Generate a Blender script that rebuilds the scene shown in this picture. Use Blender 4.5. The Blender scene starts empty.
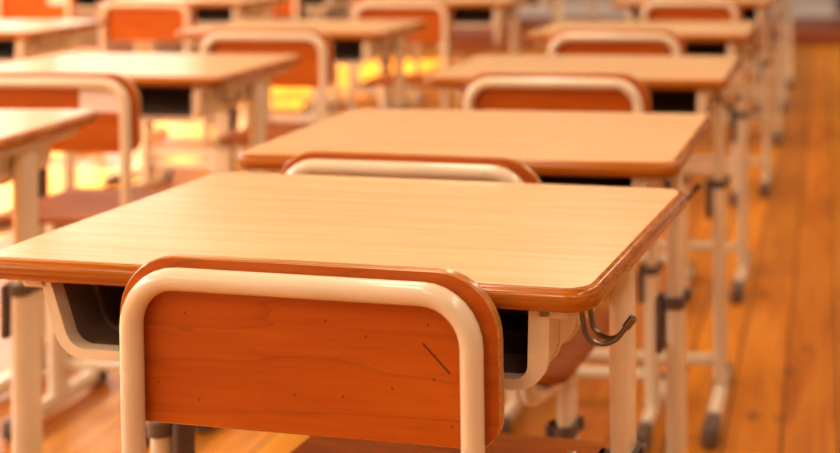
import bpy, bmesh, math, random
from mathutils import Vector, Matrix
random.seed(7)
PI = math.pi
scene = bpy.context.scene
C = scene.collection

# ------------------------------------------------------------------ materials
def new_mat(name):
    m = bpy.data.materials.new(name); m.use_nodes = True
    nt = m.node_tree; b = nt.nodes['Principled BSDF']
    return m, nt, b

def N(nt, kind, **kw):
    n = nt.nodes.new(kind)
    for k, v in kw.items():
        if k.startswith('i_'):
            key = k[2:]
            n.inputs[int(key) if key.isdigit() else key.replace('_', ' ')].default_value = v
        else:
            setattr(n, k, v)
    return n

def ramp(nt, src, stops):
    r = nt.nodes.new('ShaderNodeValToRGB')
    cr = r.color_ramp
    while len(cr.elements) < len(stops): cr.elements.new(.5)
    for e, (p, c) in zip(cr.elements, stops):
        e.position = p; e.color = (*c, 1)
    nt.links.new(src, r.inputs[0])
    return r.outputs[0]

def objcoord(nt, scale=(1, 1, 1), rnd=0):
    tc = nt.nodes.new('ShaderNodeTexCoord')
    mp = N(nt, 'ShaderNodeMapping'); mp.inputs['Scale'].default_value = scale
    nt.links.new(tc.outputs['Object'], mp.inputs['Vector'])
    if rnd:
        oi = nt.nodes.new('ShaderNodeObjectInfo')
        mu = N(nt, 'ShaderNodeMath', operation='MULTIPLY'); mu.inputs[1].default_value = rnd
        nt.links.new(oi.outputs['Random'], mu.inputs[0])
        ad = N(nt, 'ShaderNodeVectorMath', operation='ADD')
        nt.links.new(mp.outputs[0], ad.inputs[0]); nt.links.new(mu.outputs[0], ad.inputs[1])
        return ad.outputs[0]
    return mp.outputs[0]

def plain(name, col, rough=.5, metal=0, coat=0, bump=0, spec=.5):
    m, nt, b = new_mat(name)
    b.inputs['Roughness'].default_value = rough
    b.inputs['Metallic'].default_value = metal
    b.inputs['Coat Weight'].default_value = coat
    b.inputs['Specular IOR Level'].default_value = spec
    nz = N(nt, 'ShaderNodeTexNoise'); nz.inputs['Scale'].default_value = 9; nz.inputs['Detail'].default_value = 4
    nt.links.new(objcoord(nt), nz.inputs['Vector'])
    c0 = tuple(x * .93 for x in col); c1 = tuple(min(1, x * 1.05) for x in col)
    nt.links.new(ramp(nt, nz.outputs['Fac'], [(.3, c0), (.7, c1)]), b.inputs['Base Color'])
    if bump:
        n2 = N(nt, 'ShaderNodeTexNoise'); n2.inputs['Scale'].default_value = 400
        nt.links.new(objcoord(nt), n2.inputs['Vector'])
        bp = N(nt, 'ShaderNodeBump'); bp.inputs['Strength'].default_value = bump; bp.inputs['Distance'].default_value = .0005
        nt.links.new(n2.outputs['Fac'], bp.inputs['Height']); nt.links.new(bp.outputs[0], b.inputs['Normal'])
    return m

def wood(name, dark, mid, light, scale, rough, coat=0, rnd=7, specks=False, scratch=False, coat_rough=.15, fine=.5, spec=.5, veins=0):
    """grain runs along local x"""
    m, nt, b = new_mat(name)
    b.inputs['Roughness'].default_value = rough
    b.inputs['Coat Weight'].default_value = coat
    b.inputs['Coat Roughness'].default_value = coat_rough
    b.inputs['Specular IOR Level'].default_value = spec
    v = objcoord(nt, scale, rnd)
    n1 = N(nt, 'ShaderNodeTexNoise'); n1.inputs['Scale'].default_value = 1; n1.inputs['Detail'].default_value = 5; n1.inputs['Distortion'].default_value = .35
    nt.links.new(v, n1.inputs['Vector'])
    v2 = objcoord(nt, (scale[0] * 1.6, scale[1] * 6, scale[2] * 6), rnd)
    n2 = N(nt, 'ShaderNodeTexNoise'); n2.inputs['Scale'].default_value = 1; n2.inputs['Detail'].default_value = 3
    nt.links.new(v2, n2.inputs['Vector'])
    mx = N(nt, 'ShaderNodeMix', data_type='FLOAT'); mx.inputs[0].default_value = fine
    nt.links.new(n1.outputs['Fac'], mx.inputs[2]); nt.links.new(n2.outputs['Fac'], mx.inputs[3])
    col = ramp(nt, mx.outputs[0], [(.36, dark), (.5, mid), (.64, light)])
    def darken(fac, c, src):
        k = N(nt, 'ShaderNodeMix', data_type='RGBA')
        nt.links.new(fac, k.inputs[0]); nt.links.new(src, k.inputs[6]); k.inputs[7].default_value = (*c, 1)
        return k.outputs[2]
    if veins:
        # plain-sawn figure: thin dark contour lines of a stretched noise
        n3 = N(nt, 'ShaderNodeTexNoise'); n3.inputs['Scale'].default_value = 1; n3.inputs['Detail'].default_value = 4; n3.inputs['Roughness'].default_value = .45
        nt.links.new(objcoord(nt, (1.1, 2, 9), rnd), n3.inputs['Vector'])
        q = N(nt, 'ShaderNodeMath', operation='MULTIPLY'); q.inputs[1].default_value = 10; nt.links.new(n3.outputs['Fac'], q.inputs[0])
        fr = N(nt, 'ShaderNodeMath', operation='FRACT'); nt.links.new(q.outputs[0], fr.inputs[0])
        mr = N(nt, 'ShaderNodeMapRange'); mr.inputs['From Min'].default_value = 0; mr.inputs['From Max'].default_value = .16
        mr.inputs['To Min'].default_value = veins; mr.inputs['To Max'].default_value = 0
        nt.links.new(fr.outputs[0], mr.inputs['Value'])
        col = darken(mr.outputs[0], tuple(x * .35 for x in dark), col)
    if specks:
        vo = N(nt, 'ShaderNodeTexVoronoi', voronoi_dimensions='2D'); vo.inputs['Scale'].default_value = 17
        s3 = nt.nodes.new('ShaderNodeSeparateXYZ'); nt.links.new(objcoord(nt, (1, 1, 1), rnd), s3.inputs[0])
        c3 = nt.nodes.new('ShaderNodeCombineXYZ'); nt.links.new(s3.outputs[0], c3.inputs[0]); nt.links.new(s3.outputs[2], c3.inputs[1])
        nt.links.new(c3.outputs[0], vo.inputs['Vector'])
        lt = N(nt, 'ShaderNodeMath', operation='LESS_THAN'); lt.inputs[1].default_value = .022
        nt.links.new(vo.outputs['Distance'], lt.inputs[0])
        mm = N(nt, 'ShaderNodeMath', operation='MULTIPLY'); mm.inputs[1].default_value = .65
        nt.links.new(lt.outputs[0], mm.inputs[0])
        col = darken(mm.outputs[0], (.06, .012, .004), col)
    if scratch:
        # a thin dark scratch: distance to a segment in the panel's own x-z plane
        tc = nt.nodes.new('ShaderNodeTexCoord'); sp = nt.nodes.new('ShaderNodeSeparateXYZ')
        nt.links.new(tc.outputs['Object'], sp.inputs[0])
        (ax, az), (bx, bz) = SCRATCH
        L = math.hypot(bx - ax, bz - az); tx, tz = (bx - ax) / L, (bz - az) / L
        def lin(cx, cz, c0):
            a = N(nt, 'ShaderNodeMath', operation='MULTIPLY'); a.inputs[1].default_value = cx
            nt.links.new(sp.outputs[0], a.inputs[0])
            q = N(nt, 'ShaderNodeMath', operation='MULTIPLY_ADD'); q.inputs[1].default_value = cz
            nt.links.new(sp.outputs[2], q.inputs[0]); nt.links.new(a.outputs[0], q.inputs[2])
            r = N(nt, 'ShaderNodeMath', operation='ADD'); r.inputs[1].default_value = c0
            nt.links.new(q.outputs[0], r.inputs[0]); ab = N(nt, 'ShaderNodeMath', operation='ABSOLUTE')
            nt.links.new(r.outputs[0], ab.inputs[0]); return ab.outputs[0]
        mxx, mzz = (ax + bx) / 2, (az + bz) / 2
        d = lin(-tz, tx, tz * mxx - tx * mzz); s = lin(tx, tz, -tx * mxx - tz * mzz)
        l1 = N(nt, 'ShaderNodeMath', operation='LESS_THAN'); l1.inputs[1].default_value = .0011; nt.links.new(d, l1.inputs[0])
        l2 = N(nt, 'ShaderNodeMath', operation='LESS_THAN'); l2.inputs[1].default_value = L / 2; nt.links.new(s, l2.inputs[0])
        an = N(nt, 'ShaderNodeMath', operation='MULTIPLY'); nt.links.new(l1.outputs[0], an.inputs[0]); nt.links.new(l2.outputs[0], an.inputs[1])
        mm = N(nt, 'ShaderNodeMath', operation='MULTIPLY'); mm.inputs[1].default_value = .8; nt.links.new(an.outputs[0], mm.inputs[0])
        col = darken(mm.outputs[0], (.05, .015, .008), col)
    nt.links.new(col, b.inputs['Base Color'])
    bp = N(nt, 'ShaderNodeBump'); bp.inputs['Strength'].default_value = .06; bp.inputs['Distance'].default_value = .001
    nt.links.new(mx.outputs[0], bp.inputs['Height']); nt.links.new(bp.outputs[0], b.inputs['Normal'])
    return m

SCRATCH = ((.120, .712), (.146, .686))
M = {}
M['laminate'] = wood('oak_laminate', (.69, .465, .255), (.77, .525, .30), (.83, .585, .35), (3.0, 70, 70), .2, rnd=11, fine=.5, spec=.4)
M['edge'] = wood('lacquered_edge', (.20, .046, .003), (.38, .112, .007), (.50, .175, .014), (3, 26, 190), .2, coat=.3, rnd=3, spec=.2, coat_rough=.08)
M['ply'] = wood('red_plywood', (.40, .076, .004), (.45, .094, .005), (.49, .112, .006), (6, 22, 26), .32, coat=.12, spec=.3, rnd=9, specks=True, veins=.3, coat_rough=.2)
M['ply_scratch'] = wood('red_plywood_scratched', (.40, .076, .004), (.45, .094, .005), (.49, .112, .006), (6, 22, 26), .32, coat=.12, spec=.3, rnd=9, specks=True, veins=.3, scratch=True, coat_rough=.2)
M['ply_edge'] = wood('plywood_edge', (.30, .10, .02), (.46, .20, .045), (.58, .28, .08), (3, 300, 300), .3, coat=.3)
M['seat'] = wood('seat_plywood', (.28, .07, .012), (.36, .10, .018), (.43, .135, .028), (5, 30, 34), .5, coat=0, rnd=5, spec=.08)
M['cream'] = plain('cream_enamel', (.74, .655, .475), .26, coat=.4)
M['plastic'] = plain('cream_plastic', (.76, .67, .485), .42)
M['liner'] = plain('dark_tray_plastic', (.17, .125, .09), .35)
M['rubber'] = plain('brown_plastic', (.11, .072, .058), .45)
M['wire'] = plain('dark_wire', (.20, .17, .14), .3, metal=1)
M['screw'] = plain('screw_metal', (.55, .5, .45), .25, metal=1)
M['paper'] = plain('paper_label', (.86, .78, .74), .6)
M['wall'] = plain('pale_plaster', (.44, .37, .32), .8)
M['ceil'] = plain('white_ceiling', (.78, .74, .68), .9)
M['board'] = plain('green_chalkboard', (.035, .07, .05), .55)
M['frame'] = plain('window_frame', (.6, .58, .55), .4, metal=.3)
M['darkwood'] = plain('dark_red_wood', (.22, .045, .008), .45)
M['door'] = plain('dark_door', (.05, .028, .05), .5)

def floor_mat():
    m, nt, b = new_mat('orange_plank_floor')
    PW = .1195
    tc = nt.nodes.new('ShaderNodeTexCoord'); sp = nt.nodes.new('ShaderNodeSeparateXYZ')
    nt.links.new(tc.outputs['Object'], sp.inputs[0])
    def mth(op, a, bb=None, c=None):
        n = N(nt, 'ShaderNodeMath', operation=op)
        for i, v in enumerate((a, bb, c)):
            if v is None: continue
            if isinstance(v, (int, float)): n.inputs[i].default_value = v
            else: nt.links.new(v, n.inputs[i])
        return n.outputs[0]
    u = mth('DIVIDE', mth('ADD', sp.outputs[0], 10.0 + PLANK_OFF), PW)
    idx = mth('FLOOR', u); fr = mth('FRACT', u)
    w1 = N(nt, 'ShaderNodeTexWhiteNoise', noise_dimensions='1D'); nt.links.new(idx, w1.inputs['W'])
    yy = mth('DIVIDE', mth('ADD', sp.outputs[1], mth('MULTIPLY', w1.outputs['Value'], 7.0)), 3.6)
    seg = mth('FLOOR', yy); fy = mth('FRACT', yy)
    cmb = nt.nodes.new('ShaderNodeCombineXYZ'); nt.links.new(idx, cmb.inputs[0]); nt.links.new(seg, cmb.inputs[1])
    w2 = N(nt, 'ShaderNodeTexWhiteNoise', noise_dimensions='2D'); nt.links.new(cmb.outputs[0], w2.inputs['Vector'])
    cg = nt.nodes.new('ShaderNodeCombineXYZ')
    nt.links.new(mth('ADD', mth('MULTIPLY', sp.outputs[0], 28.0), mth('MULTIPLY', w2.outputs['Value'], 40.0)), cg.inputs[0])
    nt.links.new(mth('MULTIPLY', sp.outputs[1], 2.2), cg.inputs[1]); nt.links.new(idx, cg.inputs[2])
    n1 = N(nt, 'ShaderNodeTexNoise'); n1.inputs['Scale'].default_value = 1; n1.inputs['Detail'].default_value = 5; n1.inputs['Distortion'].default_value = .6
    nt.links.new(cg.outputs[0], n1.inputs['Vector'])
    base = ramp(nt, n1.outputs['Fac'], [(.3, (.40, .122, .006)), (.5, (.54, .188, .010)), (.7, (.63, .24, .018))])
    hv = N(nt, 'ShaderNodeHueSaturation'); nt.links.new(base, hv.inputs['Color'])
    nt.links.new(mth('MULTIPLY_ADD', w2.outputs['Value'], .35, .82), hv.inputs['Value'])
    nt.links.new(mth('MULTIPLY_ADD', w1.outputs['Value'], .018, .491), hv.inputs['Hue'])
    # knots
    vo = N(nt, 'ShaderNodeTexVoronoi'); vo.inputs['Scale'].default_value = 1
    ck = nt.nodes.new('ShaderNodeCombineXYZ')
    nt.links.new(mth('MULTIPLY', sp.outputs[0], 7.5), ck.inputs[0]); nt.links.new(mth('MULTIPLY', sp.outputs[1], 4.0), ck.inputs[1])
    nt.links.new(ck.outputs[0], vo.inputs['Vector'])
    kn = N(nt, 'ShaderNodeMapRange'); kn.inputs['From Min'].default_value = .06; kn.inputs['From Max'].default_value = .17
    kn.inputs['To Min'].default_value = .75; kn.inputs['To Max'].default_value = 0
    nt.links.new(vo.outputs['Distance'], kn.inputs['Value'])
    k = N(nt, 'ShaderNodeMix', data_type='RGBA'); nt.links.new(kn.outputs[0], k.inputs[0])
    nt.links.new(hv.outputs[0], k.inputs[6]); k.inputs[7].default_value = (.14, .035, .008, 1)
    # seams
    dx = mth('MULTIPLY', mth('MINIMUM', fr, mth('SUBTRACT', 1.0, fr)), PW)
    dy = mth('MULTIPLY', mth('MINIMUM', fy, mth('SUBTRACT', 1.0, fy)), 3.6)
    sm = mth('LESS_THAN', mth('MINIMUM', dx, dy), .0030)
    s = N(nt, 'ShaderNodeMix', data_type='RGBA'); nt.links.new(mth('MULTIPLY', sm, .95), s.inputs[0])
    nt.links.new(k.outputs[2], s.inputs[6]); s.inputs[7].default_value = (.09, .02, .004, 1)
    nt.links.new(s.outputs[2], b.inputs['Base Color'])
    b.inputs['Roughness'].default_value = .38; b.inputs['Specular IOR Level'].default_value = .4
    bp = N(nt, 'ShaderNodeBump'); bp.inputs['Strength'].default_value = .15; bp.inputs['Distance'].default_value = .002
    nt.links.new(mth('SUBTRACT', n1.outputs['Fac'], sm), bp.inputs['Height']); nt.links.new(bp.outputs[0], b.inputs['Normal'])
    return m
PLANK_OFF = 0.0155
M['floor'] = floor_mat()

# ------------------------------------------------------------------ mesh helpers
def link(name, bm, mat, parent=None, angle=40, smooth=True):
    bmesh.ops.recalc_face_normals(bm, faces=bm.faces)
    me = bpy.data.meshes.new(name); bm.to_mesh(me); bm.free()
    mats = mat if isinstance(mat, (list, tuple)) else [mat]
    for x in mats: me.materials.append(x)
    if smooth:
        me.polygons.foreach_set('use_smooth', [True] * len(me.polygons))
        me.set_sharp_from_angle(angle=math.radians(angle))
    o = bpy.data.objects.new(name, me); C.objects.link(o)
    if parent: o.parent = parent
    return o

def circle(rx, ry=None, n=16):
    ry = ry or rx
    return [(rx * math.cos(2 * PI * i / n), ry * math.sin(2 * PI * i / n)) for i in range(n)]

def rrect(w, d, r, n=8):
    """rounded rectangle outline, counter-clockwise; r scalar or 4 radii (from +x+y corner, ccw)"""
    rs = r if isinstance(r, (list, tuple)) else [r] * 4
    pts = []
    for k, (sx, sy) in enumerate(((1, 1), (-1, 1), (-1, -1), (1, -1))):
        rr = max(rs[k], 1e-5); cx, cy = sx * (w / 2 - rr), sy * (d / 2 - rr)
        for i in range(n + 1):
            a = k * PI / 2 + i / n * PI / 2
            pts.append((cx + rr * math.cos(a), cy + rr * math.sin(a)))
    return pts

def loft(bm, loops, cap=True, closed=True, mi=0):
    rings = [[bm.verts.new(p) for p in lp] for lp in loops]
    n = len(rings[0])
    for a, b in zip(rings, rings[1:]):
        for i in range(n if closed else n - 1):
            j = (i + 1) % n
            f = bm.faces.new((a[i], a[j], b[j], b[i])); f.material_index = mi
    if cap:
        for r in (rings[0], rings[-1]):
            f = bm.faces.new(r); f.material_index = mi
    return rings

def sweep(bm, path, prof, up=(0, 0, 1), cap=True, mi=0, closed=False):
    """sweep a 2-d profile along a path with parallel transport; prof x axis starts along `up` x tangent"""
    P = [Vector(p) for p in path]; n = len(P)
    T = []
    for i in range(n):
        if closed: t = P[(i + 1) % n] - P[i - 1]
        else: t = P[min(i + 1, n - 1)] - P[max(i - 1, 0)]
        T.append(t.normalized())
    u = Vector(up)
    s = T[0].cross(u)
    if s.length < 1e-4: s = T[0].cross(Vector((1, 0, 0)))
    s.normalize()
    loops = []
    for i in range(n):
        if i:
            ax = T[i - 1].cross(T[i])
            if ax.length > 1e-9:
                s = Matrix.Rotation(T[i - 1].angle(T[i]), 3, ax.normalized()) @ s
        v = T[i].cross(s).normalized(); s = v.cross(T[i]).normalized()
        loops.append([tuple(P[i] + s * a + v * b) for a, b in prof])
    if closed: loops.append(loops[0])
    loft(bm, loops, cap=cap and not closed, mi=mi)
    if closed: bmesh.ops.remove_doubles(bm, verts=bm.verts, dist=1e-6)

def fillet(pts, r, n=7):
    """round the inner corners of a 3-d polyline"""
    P = [Vector(p) for p in pts]; out = [P[0]]
    rs = r if isinstance(r, (list, tuple)) else [r] * (len(P) - 2)
    for i in range(1, len(P) - 1):
        a = (P[i - 1] - P[i]).normalized(); b = (P[i + 1] - P[i]).normalized()
        th = a.angle(b); rr = rs[i - 1]
        L = rr / math.tan(th / 2)
        p0, p1 = P[i] + a * L, P[i] + b * L
        c = P[i] + (a + b).normalized() * (rr / math.sin(th / 2))
        v0, v1 = p0 - c, p1 - c
        ang = v0.angle(v1); ax = v0.cross(v1).normalized()
        for k in range(n + 1):
            out.append(c + Matrix.Rotation(ang * k / n, 3, ax) @ v0)
    out.append(P[-1])
    return out

def bevel_box(bm, c, s, r=.003, n=3, mi=0):
    """box, rounded in plan, soft top and bottom"""
    x, y, z = c; w, d, h = s
    loops = []
    for dz, ins in ((-h / 2, r), (-h / 2 + r * .3, r * .3), (-h / 2 + r, 0), (h / 2 - r, 0), (h / 2 - r * .3, r * .3), (h / 2, r)):
        loops.append([(x + a, y + b, z + dz) for a, b in rrect(w - 2 * ins, d - 2 * ins, max(r * 1.2, .0005), n)])
    loft(bm, loops, mi=mi)

def column(bm, x, y, z0, z1, w, d, n=8):
    prof = rrect(w, d, w / 2 - .0005, n)
    loft(bm, [[(x + a, y + b, z) for a, b in prof] for z in (z0, z1)])

def setp(o, **kw):
    for k, v in kw.items(): o[k] = v
    return o

def empty(name):
    o = bpy.data.objects.new(name, None); C.objects.link(o); o.empty_display_size = .1
    return o

# ------------------------------------------------------------------ the school desk
def make_desk():
    root = empty('school_desk')
    W, D, ZT = .650, .450, .760
    # top with a bullnose lacquered edge
    bm = bmesh.new(); loops = []
    for a in [i / 10 * PI for i in range(11)]:
        ins = .009 * (1 - math.sin(a)); z = ZT - .011 + .0108 * -math.cos(a)
        loops.append([(x, y, z) for x, y in rrect(W - 2 * ins, D - 2 * ins, (.030) - ins, 10)])
    loft(bm, loops)
    top = link('tabletop', bm, M['edge'], root)
    bm = bmesh.new()
    lo = rrect(W - .019, D - .019, .022, 10)
    loft(bm, [[(x, y, z) for x, y in lo] for z in (ZT - .0004, ZT + .0006)])
    lam = link('laminate', bm, M['laminate'], top); lam['label'] = 'pale oak laminate writing surface'
    # book tray: a trough of moulded plastic
    ZU = ZT - .0222
    def usec(off):
        l, bt, r = off if isinstance(off, tuple) else (off, off, off)
        c = fillet([(-.246 - l, 0, ZU), (-.223 - l, 0, ZU - .068 - bt), (.257 + r, 0, ZU - .068 - bt), (.259 + r, 0, ZU)], [.024 + l, .015 + r], 8)
        return [(p.x, p.z) for p in c]
    def uband(bm, o0, o1, y0, y1):
        a, b = usec(o0), usec(o1)
        lp = a + b[::-1]
        loft(bm, [[(x, y, z) for x, z in lp] for y in (y0, y1)], cap=False)
        n = len(a)
        for y in (y0, y1):
            va = [bm.verts.new((x, y, z)) for x, z in a]; vb = [bm.verts.new((x, y, z)) for x, z in b]
            for i in range(n - 1): bm.faces.new((va[i], va[i + 1], vb[i + 1], vb[i]))
        bmesh.ops.remove_doubles(bm, verts=bm.verts, dist=1e-6)
    bm = bmesh.new()
    uband(bm, .0018, (.0050, .0050, .0095), -.200, .150)
    for k in range(5): uband(bm, .004, (.0085, .0085, .0108), -.145 + k * .062, -.137 + k * .062)
    tray = link('book_tray', bm, M['plastic'], root)
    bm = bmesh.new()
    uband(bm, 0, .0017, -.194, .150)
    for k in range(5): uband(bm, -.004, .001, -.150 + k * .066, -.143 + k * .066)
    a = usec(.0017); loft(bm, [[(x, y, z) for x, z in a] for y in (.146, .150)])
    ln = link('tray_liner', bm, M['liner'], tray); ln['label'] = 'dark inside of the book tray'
    bm = bmesh.new(); uband(bm, -.001, (.0095, .009, .019), -.208, -.199); uband(bm, -.001, .0052, -.199, -.192)
    for x in (-.262, .280): bevel_box(bm, (x, -.2015, ZU - .0045), (.028, .013, .009), .002)
    link('tray_rim', bm, M['plastic'], tray)
    # steel frame
    CY = .05
    for s in (-1, 1):
        x = s * .281
        bm = bmesh.new(); bevel_box(bm, (x + s * .010, 0, ZU - .0085), (.022, .36, .0165), .004)
        link('support_rail', bm, M['cream'], root)
        bm = bmesh.new(); column(bm, x, CY, .470, ZU - .016, .022, .052)
        link('leg', bm, M['cream'], root)
        bm = bmesh.new(); column(bm, x, CY, .030, .487, .028, .060)
        low = link('lower_leg', bm, M['cream'], root)
        # clamp: band round the tube and a locking bar on the inner face
        bm = bmesh.new(); CZ = .494
        o, i = rrect(.034, .067, .0165, 8), rrect(.027, .059, .0130, 8)
        lo = [[(x + a, CY + b, z) for a, b in o] for z in (CZ - .0085, CZ - .0068, CZ + .0068, CZ + .0085)]
        lo = [[(x + a, CY + b, CZ - .0090) for a, b in i]] + lo + [[(x + a * .86, CY + b * .92, CZ + .0092) for a, b in i]]
        loft(bm, lo, cap=True)
        cl = link('clamp', bm, M['rubber'], root)
        bm = bmesh.new(); bevel_box(bm, (x - s * .0235, CY - .010, CZ - .036), (.012, .036, .088), .004)
        bevel_box(bm, (x + s * .0195, CY + .016, CZ + .002), (.006, .020, .018), .003)
        link('locking_bar', bm, M['rubber'], cl)
        # foot
        bm = bmesh.new()
        pr = rrect(.030, .036, .010, 5)
        sweep(bm, [(x, -.200, .027), (x, .150, .027)], pr, up=(0, 0, 1))
        ft = link('foot', bm, M['cream'], root)
        for (y0, y1) in ((-.226, -.138), (.135, .180)):
            bm = bmesh.new(); L = []
            ym = y0 if abs(y0) > abs(y1) else y1; yi = y1 if ym == y0 else y0
            sg = 1 if ym > 0 else -1
            for yy, k, rr in ((yi, .94, .011), (yi + sg * .003, 1, .012), (ym - sg * .010, 1, .012), (ym - sg * .003, .9, .011), (ym, .66, .008)):
                L.append([(x + a * k, yy, .0235 + b * k) for a, b in rrect(.036, .047, rr, 5)])
            loft(bm, L)
            link('foot_cap', bm, M['rubber'], ft)
    bm = bmesh.new(); sweep(bm, [(-.27, CY + .012, .088), (.27, CY + .012, .088)], circle(.0135))
    link('crossbar', bm, M['cream'], root)
    # bag hook: two bent wires with a joined, turned-up tip
    bm = bmesh.new()
    for y in (-.178, -.152):
        pth = fillet([(.299, y, ZU - .002), (.304, y, ZU - .036), (.326, y + (-.165 - y) * .5, ZU - .044), (.345, -.165, ZU - .020)], [.014, .020], 7)
        sweep(bm, pth, circle(.0026, n=10))
    sweep(bm, [(.3395, -.165, ZU - .0265), (.347, -.165, ZU - .017)], circle(.0042, n=10))
    bevel_box(bm, (.299, -.165, ZU - .003), (.014, .038, .005), .0015)
    link('bag_hook', bm, M['wire'], root)
    return root

# ------------------------------------------------------------------ the school chair
def make_chair(scratched=False, UP=0.0):
    root = empty('school_chair')
    LEAN = math.tan(math.radians(1.2)); ZR = .71
    S0 = .4575 + UP; RZ = S0 - .018
    yl = lambda z: -(z - ZR) * LEAN
    R, T, XP = .0108, .7605 + UP, .1708
    half = [(XP, yl(T), T), (XP, yl(RZ + .0225), RZ + .0225), (XP - .006, .10, RZ), (XP - .018, .36, RZ)]
    pts = [(-x, y, z) for x, y, z in reversed(half)] + half
    path = fillet([pts[0], pts[1], pts[2], pts[3], pts[4], pts[5], pts[6], pts[7]], [.05, .035, .047, .047, .035, .05], 8)
    bm = bmesh.new(); sweep(bm, path, circle(R, n=18))
    link('frame', bm, M['cream'], root)
    # plywood back, slightly larger than the tube loop, fixed to its far side
    bm = bmesh.new(); Wp, Hp, zc = .3850, .1610, .6985 + UP
    out = rrect(Wp, Hp, [.060, .060, .028, .028], 10)
    inn = rrect(Wp - .003, Hp - .003, [.0585, .0585, .0265, .0265], 10)
    y0, y1 = R - .0005, R + .0105
    lv = []
    for o, y in ((inn, y0), (out, y0 + .0015), (out, y1 - .0015), (inn, y1)):
        lv.append([(a + .001, y + yl(zc + b), zc + b) for a, b in o])
    rings = loft(bm, lv, cap=False, mi=1)
    for r in (rings[0], rings[-1]):
        f = bm.faces.new(r); f.material_index = 0
    pn = link('backrest', bm, [M['ply_scratch' if scratched else 'ply'], M['ply_edge']], root)
    bm = bmesh.new()
    for s in (-1, 1):
        for z in (.72, .65):
            sweep(bm, [(s * XP, yl(z) - R - .0003, z), (s * XP, yl(z) - R + .003, z)], circle(.0035, n=12))
    bm.free()
    # seat: dished plywood with a rolled front edge
    bm = bmesh.new(); NX, NY = 22, 22; W, D = (.374 if scratched else .392), .385; yc = .262
    def sz(u, v):
        z = S0 - .008 * math.cos(u * PI / 2) * (.6 + .4 * math.cos(v * PI / 2))
        if v > .55: z -= .012 * ((v - .55) / .45) ** 2
        if v < -.75: z += .010 * ((-v - .75) / .25) ** 2
        return z
    outline = rrect(W, D, [.06, .06, .045, .045], 10)
    K = [0, .25, .5, .75, .9, .985, 1]
    def ring(k, dz): return [(a * k, yc + b * k, sz(a * k / (W / 2), b * k / (D / 2)) + dz) for a, b in outline]
    lp = [ring(k, .0055) for k in K[1:-1]] + [ring(1, .003), ring(1, -.003)] + [ring(k, -.0055) for k in K[1:-1][::-1]]
    rr = loft(bm, lp, cap=False)
    for r, dz in ((rr[0], .0055), (rr[-1], -.0055)):
        c = bm.verts.new((0, yc, sz(0, 0) + dz))
        for i in range(len(r)): bm.faces.new((r[i], r[(i + 1) % len(r)], c))
    seat = link('seat', bm, M['seat'], root)
    for sx in (-1, 1):
        for yy in (.13, .385):
            bm = bmesh.new(); z = sz(sx * .145 / (W / 2), (yy - yc) / (D / 2)) + .0055
            L = [[(sx * .145 + a * k, yy + b * k, z + h) for a, b in circle(.0055, n=12)] for k, h in ((1, -.002), (1, .0008), (.6, .0022))]
            loft(bm, L); link('screw', bm, M['screw'], seat)
    # seat brace, columns, feet
    bm = bmesh.new(); sweep(bm, [(-.160, .25, RZ - .0145), (.160, .25, RZ - .0145)], rrect(.024, .014, .005, 4)); link('seat_brace', bm, M['cream'], root)
    CY = .250 if scratched or UP < .005 else .282; DY = CY - .250
    for s in (-1, 1):
        x = s * .152
        bm = bmesh.new(); column(bm, x, CY, .300, RZ - .0055, .022, .050); link('leg', bm, M['cream'], root)
        bm = bmesh.new(); column(bm, x, CY, .030, .335, .029, .058); link('lower_leg', bm, M['cream'], root)
        bm = bmesh.new(); CZ = .333
        o, i = rrect(.034, .064, .0165, 8), rrect(.027, .056, .0130, 8)
        lo = [[(x + a, CY + b, CZ - .0090) for a, b in i]] + [[(x + a, CY + b, z) for a, b in o] for z in (CZ - .0085, CZ - .0068, CZ + .0068, CZ + .0085)] + [[(x + a * .86, CY + b * .92, CZ + .0092) for a, b in i]]
        loft(bm, lo); cl = link('clamp', bm, M['rubber'], root)
        bm = bmesh.new(); bevel_box(bm, (x - s * .023, CY - .008, CZ - .032), (.012, .034, .080), .004)
        bevel_box(bm, (x + s * .019, CY + .014, CZ + .002), (.006, .018, .017), .003)
        link('locking_bar', bm, M['rubber'], cl)
        bm = bmesh.new(); sweep(bm, [(x, .095 + DY, .026), (x, .400 + DY, .026)], rrect(.028, .034, .010, 5), up=(0, 0, 1))
        ft = link('foot', bm, M['cream'], root)
        for yi, ym in ((.140 + DY, .066 + DY), (.385 + DY, .430 + DY)):
            bm = bmesh.new(); L = []; sg = 1 if ym > yi else -1
            for yy, k, rr_ in ((yi, .94, .011), (yi + sg * .003, 1, .012), (ym - sg * .010, 1, .012), (ym - sg * .003, .9, .011), (ym, .66, .008)):
                L.append([(x + a * k, yy, .0225 + b * k) for a, b in rrect(.034, .045, rr_, 5)])
            loft(bm, L); link('foot_cap', bm, M['rubber'], ft)
    bm = bmesh.new(); sweep(bm, [(-.142, CY + .010, .098), (.142, CY + .010, .098)], circle(.0125)); link('crossbar', bm, M['cream'], root)
    return root

def copy_tree(o, parent=None):
    c = o.copy(); C.objects.link(c)
    if parent:
        c.parent = parent; c.matrix_parent_inverse = o.matrix_parent_inverse.copy()
    for ch in KIDS[o.name]: copy_tree(ch, c)
    return c
KIDS = {}
def index(o):
    KIDS[o.name] = list(o.children)
    for ch in o.children: index(ch)

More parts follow.
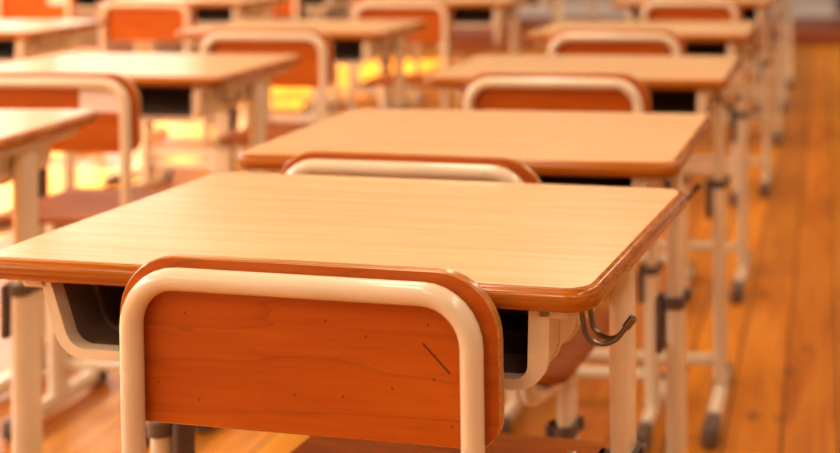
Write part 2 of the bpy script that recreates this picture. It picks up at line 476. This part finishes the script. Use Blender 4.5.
# ------------------------------------------------------------------ the rows (room axes: x right, y towards the front wall)
A, B_, C_, D_ = -.520, -1.615, -2.66, -3.62
desks = [
 (-.511, 1.395, -.093, 'large foreground school desk, pale oak top, scratched chair pushed up to it'),
 (-.519, 1.975, -.028, 'second desk of the row along the open aisle, directly beyond the large foreground desk'),
 (-.521, 2.855, -.006, 'third desk of the row along the open aisle, its whole chair back showing'),
 (-.532, 3.845, -.012, 'fourth desk of the row along the open aisle'),
 (-.520, 5.210, .0, 'fifth desk of the row along the open aisle, cut by the top of the photo'),
 (-.515, 6.340, .01, 'sixth desk of the aisle row, only its legs in the photo'),
 (-.520, 7.340, -.01, 'seventh desk of the aisle row, only its legs in the photo'),
 (-.510, 8.350, .0, 'last desk of the aisle row, its foot nearest the front platform'),
 (-1.590, 1.922, .050, 'desk cut off by the left edge of the photo, left of the large foreground desk'),
 (-1.603, 2.837, -.020, 'desk behind the chair with the white paper label, left row'),
 (-1.610, 3.865, .0, 'third desk of the row left of the foreground desk'),
 (-1.560, 5.180, .0, 'fourth desk of the row left of the foreground desk, at the top of the photo'),
 (-1.610, 6.230, .01, 'fifth desk of the row left of the foreground desk, mostly hidden'),
 (-1.600, 7.230, .0, 'sixth desk of the row left of the foreground desk, mostly hidden'),
 (-2.700, 3.830, .06, 'desk in the upper left corner of the photo, right edge showing'),
 (-2.640, 5.180, .0, 'desk at the top of the photo behind the bright orange chair back'),
 (-2.650, 6.200, .0, 'third desk of the row beside the sunlit floor, mostly hidden'),
 (-2.640, 7.200, .01, 'fourth desk of the row beside the sunlit floor, mostly hidden'),
 (-3.620, 6.020, .0, 'sunlit desk beyond the labelled chair near the windows'),
 (-3.640, 7.020, .0, 'second sunlit desk of the row next to the windows'),
]
# each chair: x, y, yaw, label
chairs = [
 (-.485, 1.136, -.100, 'foreground school chair with a dark scratch on its orange-red plywood back'),
 (-.560, 1.660, -.085, 'chair behind the large foreground desk, only the top of its back showing'),
 (-.534, 2.490, -.020, 'chair tucked under the third desk along the aisle, rounded cream tube back'),
 (-.566, 3.430, .0, 'chair tucked under the fourth desk along the aisle, small rounded tube back'),
 (-.498, 4.740, .0, 'chair before the fifth desk along the aisle, tube back at the top of the photo'),
 (-.540, 5.960, .0, 'chair at the sixth desk of the aisle row, above the top of the photo'),
 (-.520, 6.960, .02, 'chair at the seventh desk of the aisle row, above the top of the photo'),
 (-1.562, 2.430, .0, 'chair with a white paper label on its back and a wide brown seat'),
 (-1.540, 3.400, .0, 'chair in the left row with a deep red back over bright floor'),
 (-1.570, 4.640, .0, 'chair in the left row, third back from the camera, at top of photo'),
 (-1.610, 5.840, .0, 'chair at the fifth desk of the row left of the foreground desk'),
 (-1.590, 6.840, .0, 'chair at the sixth desk of the row left of the foreground desk'),
 (-2.585, 4.660, .0, 'chair with a bright orange back near the top left of the photo'),
 (-2.650, 5.820, .0, 'chair at the third desk of the row beside the sunlit floor'),
 (-2.630, 6.800, .0, 'chair at the fourth desk of the row beside the sunlit floor'),
 (-3.590, 5.500, .0, 'sunlit chair at the upper left with a white paper on its orange back'),
 (-3.640, 6.620, .0, 'chair at the second sunlit desk next to the windows'),
]
dproto = make_desk(); clow = make_chair(False, .002); cproto = make_chair(False, .009); cscr = make_chair(True)
bpy.context.view_layer.update()
for p in (dproto, clow, cproto, cscr): index(p)
for i, (x, y, r, lab) in enumerate(desks):
    o = dproto if i == 0 else copy_tree(dproto)
    o.location = (x, y, 0); o.rotation_euler = (0, 0, r)
    setp(o, label=lab, category='desk', group='school desks in rows')
chair_obj = []
for i, (x, y, r, lab) in enumerate(chairs):
    o = cscr if i == 0 else clow if i == 1 else cproto if i == 2 else copy_tree(cproto)
    o.location = (x, y, 0); o.rotation_euler = (0, 0, r)
    setp(o, label=lab, category='chair', group='school chairs at the desks')
    chair_obj.append(o)
# paper labels stuck on two chair backs: part of their chair
for k in (7, 15):
    bm = bmesh.new(); yb = .0102; LE = math.tan(math.radians(1.2))
    lo = rrect(.088, .045, .002, 2)
    loft(bm, [[(.113 + a, yb + dy - (.733 + b - .71) * LE, .733 + b) for a, b in lo] for dy in (-.0012, .0004)])
    o = link('paper_label', bm, M['paper'], chair_obj[k]); o['label'] = 'white paper label'

# ------------------------------------------------------------------ the room
def structure(name, bm, mat, smooth=False):
    o = link(name, bm, mat, smooth=smooth); o['kind'] = 'structure'; return o
def cube(bm, x0, x1, y0, y1, z0, z1):
    v = [bm.verts.new((x, y, z)) for z in (z0, z1) for x, y in ((x0, y0), (x1, y0), (x1, y1), (x0, y1))]
    for f in ((0, 3, 2, 1), (4, 5, 6, 7), (0, 1, 5, 4), (1, 2, 6, 5), (2, 3, 7, 6), (3, 0, 4, 7)): bm.faces.new([v[i] for i in f])
XL, XR, YB, YF, H = -5.0, 2.6, -3.2, 12.1, 3.05
bm = bmesh.new(); cube(bm, XL - .2, XR + .2, YB - .2, YF + .2, -.1, 0); structure('floor', bm, M['floor'])
bm = bmesh.new(); cube(bm, XL - .2, XR + .2, YB - .2, YF + .2, H, H + .1); structure('ceiling', bm, M['ceil'])
bm = bmesh.new(); cube(bm, XL - .2, XR + .2, YF, YF + .2, 0, H); structure('wall_front', bm, M['wall'])
bm = bmesh.new(); cube(bm, XL - .2, XR + .2, YB - .2, YB, 0, H); structure('wall_back', bm, M['wall'])
SILL, HEAD = .85, 2.72
wins = [(-2.6 + 2.1 * k, -2.6 + 2.1 * k + 1.95) for k in range(6)]
def side_wall(name, x0, x1, wins, sill, head):
    bm = bmesh.new()
    cube(bm, x0, x1, YB, YF, 0, sill); cube(bm, x0, x1, YB, YF, head, H)
    ys = [YB] + [v for w in wins for v in w] + [YF]
    for a, b in zip(ys[::2], ys[1::2]): cube(bm, x0, x1, a, b, sill, head)
    structure(name, bm, M['wall'])
side_wall('wall_left', XL - .2, XL, wins, SILL, HEAD)
rwins = [(9.0, 11.0)]
side_wall('wall_right', XR, XR + .2, rwins, 1.0, 2.6)
n = 0
for (x, ws, s, h) in ((XL - .12, wins, SILL, HEAD), (XR + .12, rwins, 1.0, 2.6)):
    for a, b in ws:
        n += 1; bm = bmesh.new(); t = .03
        for (ya, yb, za, zb) in ((a, b, s, s + t), (a, b, h - t, h), (a, a + t, s, h), (b - t, b, s, h), ((a + b) / 2 - t / 2, (a + b) / 2 + t / 2, s, h)):
            cube(bm, x - .02, x + .02, ya, yb, za, zb)
        structure('window_%d' % n, bm, M['frame'])
bm = bmesh.new(); cube(bm, XL, .95, YF - .015, YF, .13, .26); structure('baseboard_front', bm, M['frame'])
# dark door at the right of the front wall
bm = bmesh.new(); cube(bm, .115, 1.02, YF - .04, YF, .17, 2.1); structure('door_1', bm, M['door'])
# low wooden teaching platform along the front wall
bm = bmesh.new(); bevel_box(bm, (-1.85, 11.45, .066), (4.60, 1.28, .132), .006)
o = link('teaching_platform', bm, M['darkwood']); setp(o, label='low dark red wooden platform along the pale front wall', category='platform')
# chalkboards on the front wall, with a pale strip of wall between them
for x0, x1 in ((-4.3, -1.47), (-.92, .05)):
    bm = bmesh.new(); cube(bm, x0, x1, YF - .034, YF - .004, .85, 2.35)
    o = link('chalkboard', bm, M['board'], smooth=False)
    setp(o, label='dark green chalkboard fixed to the front wall above the platform', category='chalkboard', group='chalkboards on the front wall')

# ------------------------------------------------------------------ light
w = bpy.data.worlds.new('sky'); scene.world = w; w.use_nodes = True
nt = w.node_tree; bg = nt.nodes['Background']
tc = nt.nodes.new('ShaderNodeTexCoord'); sp = nt.nodes.new('ShaderNodeSeparateXYZ'); nt.links.new(tc.outputs['Generated'], sp.inputs[0])
# hazy bright sky above, dimmer ground and far town near the horizon
nt.links.new(ramp(nt, sp.outputs[2], [(0, (.07, .06, .042)), (.07, (.055, .05, .04)), (.19, (.09, .084, .07)), (.29, (.50, .48, .42)), (.6, (.66, .64, .57))]), bg.inputs[0])
bg.inputs[1].default_value = 15.0
def light(name, kind, energy, col, loc=(0, 0, 0), rot=(0, 0, 0), **kw):
    l = bpy.data.lights.new(name, kind); l.energy = energy; l.color = col
    for k, v in kw.items(): setattr(l, k, v)
    o = bpy.data.objects.new(name, l); C.objects.link(o); o.location = loc; o.rotation_euler = rot
    return o
sun = light('sun', 'SUN', 24.0, (1.0, .86, .60), angle=math.radians(.6))
sun.rotation_euler = Vector((.655, -.10, -.75)).to_track_quat('-Z', 'Y').to_euler()
for a, b in wins:
    o = light('window_daylight', 'AREA', 1, (1, 1, 1), (XL - .19, (a + b) / 2, (SILL + HEAD) / 2), (0, -PI / 2, 0), shape='RECTANGLE', size=HEAD - SILL, size_y=b - a)
    o.data.cycles.is_portal = True
for a, b in rwins:
    o = light('window_daylight', 'AREA', 1, (1, 1, 1), (XR + .19, (a + b) / 2, 1.8), (0, PI / 2, 0), shape='RECTANGLE', size=1.6, size_y=b - a)
    o.data.cycles.is_portal = True
# unseen fill lights added under the ceiling, to brighten the desk tops evenly
for y in (-1.5, 0.5, 2.5, 4.5, 6.3):
    for x in (-3.4, -1.2, 1.0):
        light('ceiling_fill', 'AREA', 13, (1.0, .86, .66), (x, y, H - .08), (0, 0, 0), shape='RECTANGLE', size=.3, size_y=1.25)

# ------------------------------------------------------------------ camera
cam = bpy.data.cameras.new('camera'); co = bpy.data.objects.new('camera', cam); C.objects.link(co)
F, CX, CY_ = 1287.0, 677.0, -85.5
cam.sensor_width = 36; cam.lens = F / 840 * 36
cam.shift_x = (420 - CX) / 840; cam.shift_y = (CY_ - 226.5) / 840
co.matrix_world = Matrix.Translation((0, 0, 1.10)) @ Matrix.Rotation(.114, 4, 'Z') @ Matrix.Rotation(PI / 2, 4, 'X') @ Matrix.Rotation(-.0065, 4, 'Z')
cam.clip_start = .05
cam.dof.use_dof = True; cam.dof.focus_distance = 1.17; cam.dof.aperture_fstop = 3.9
scene.camera = co
scene.view_settings.view_transform = 'Standard'; scene.view_settings.look = 'None'
scene.view_settings.exposure = 0.40; scene.view_settings.gamma = 1
scene.cycles.use_denoising = True
scene.cycles.max_bounces = 8; scene.cycles.diffuse_bounces = 5
scene.cycles.sample_clamp_indirect = 8
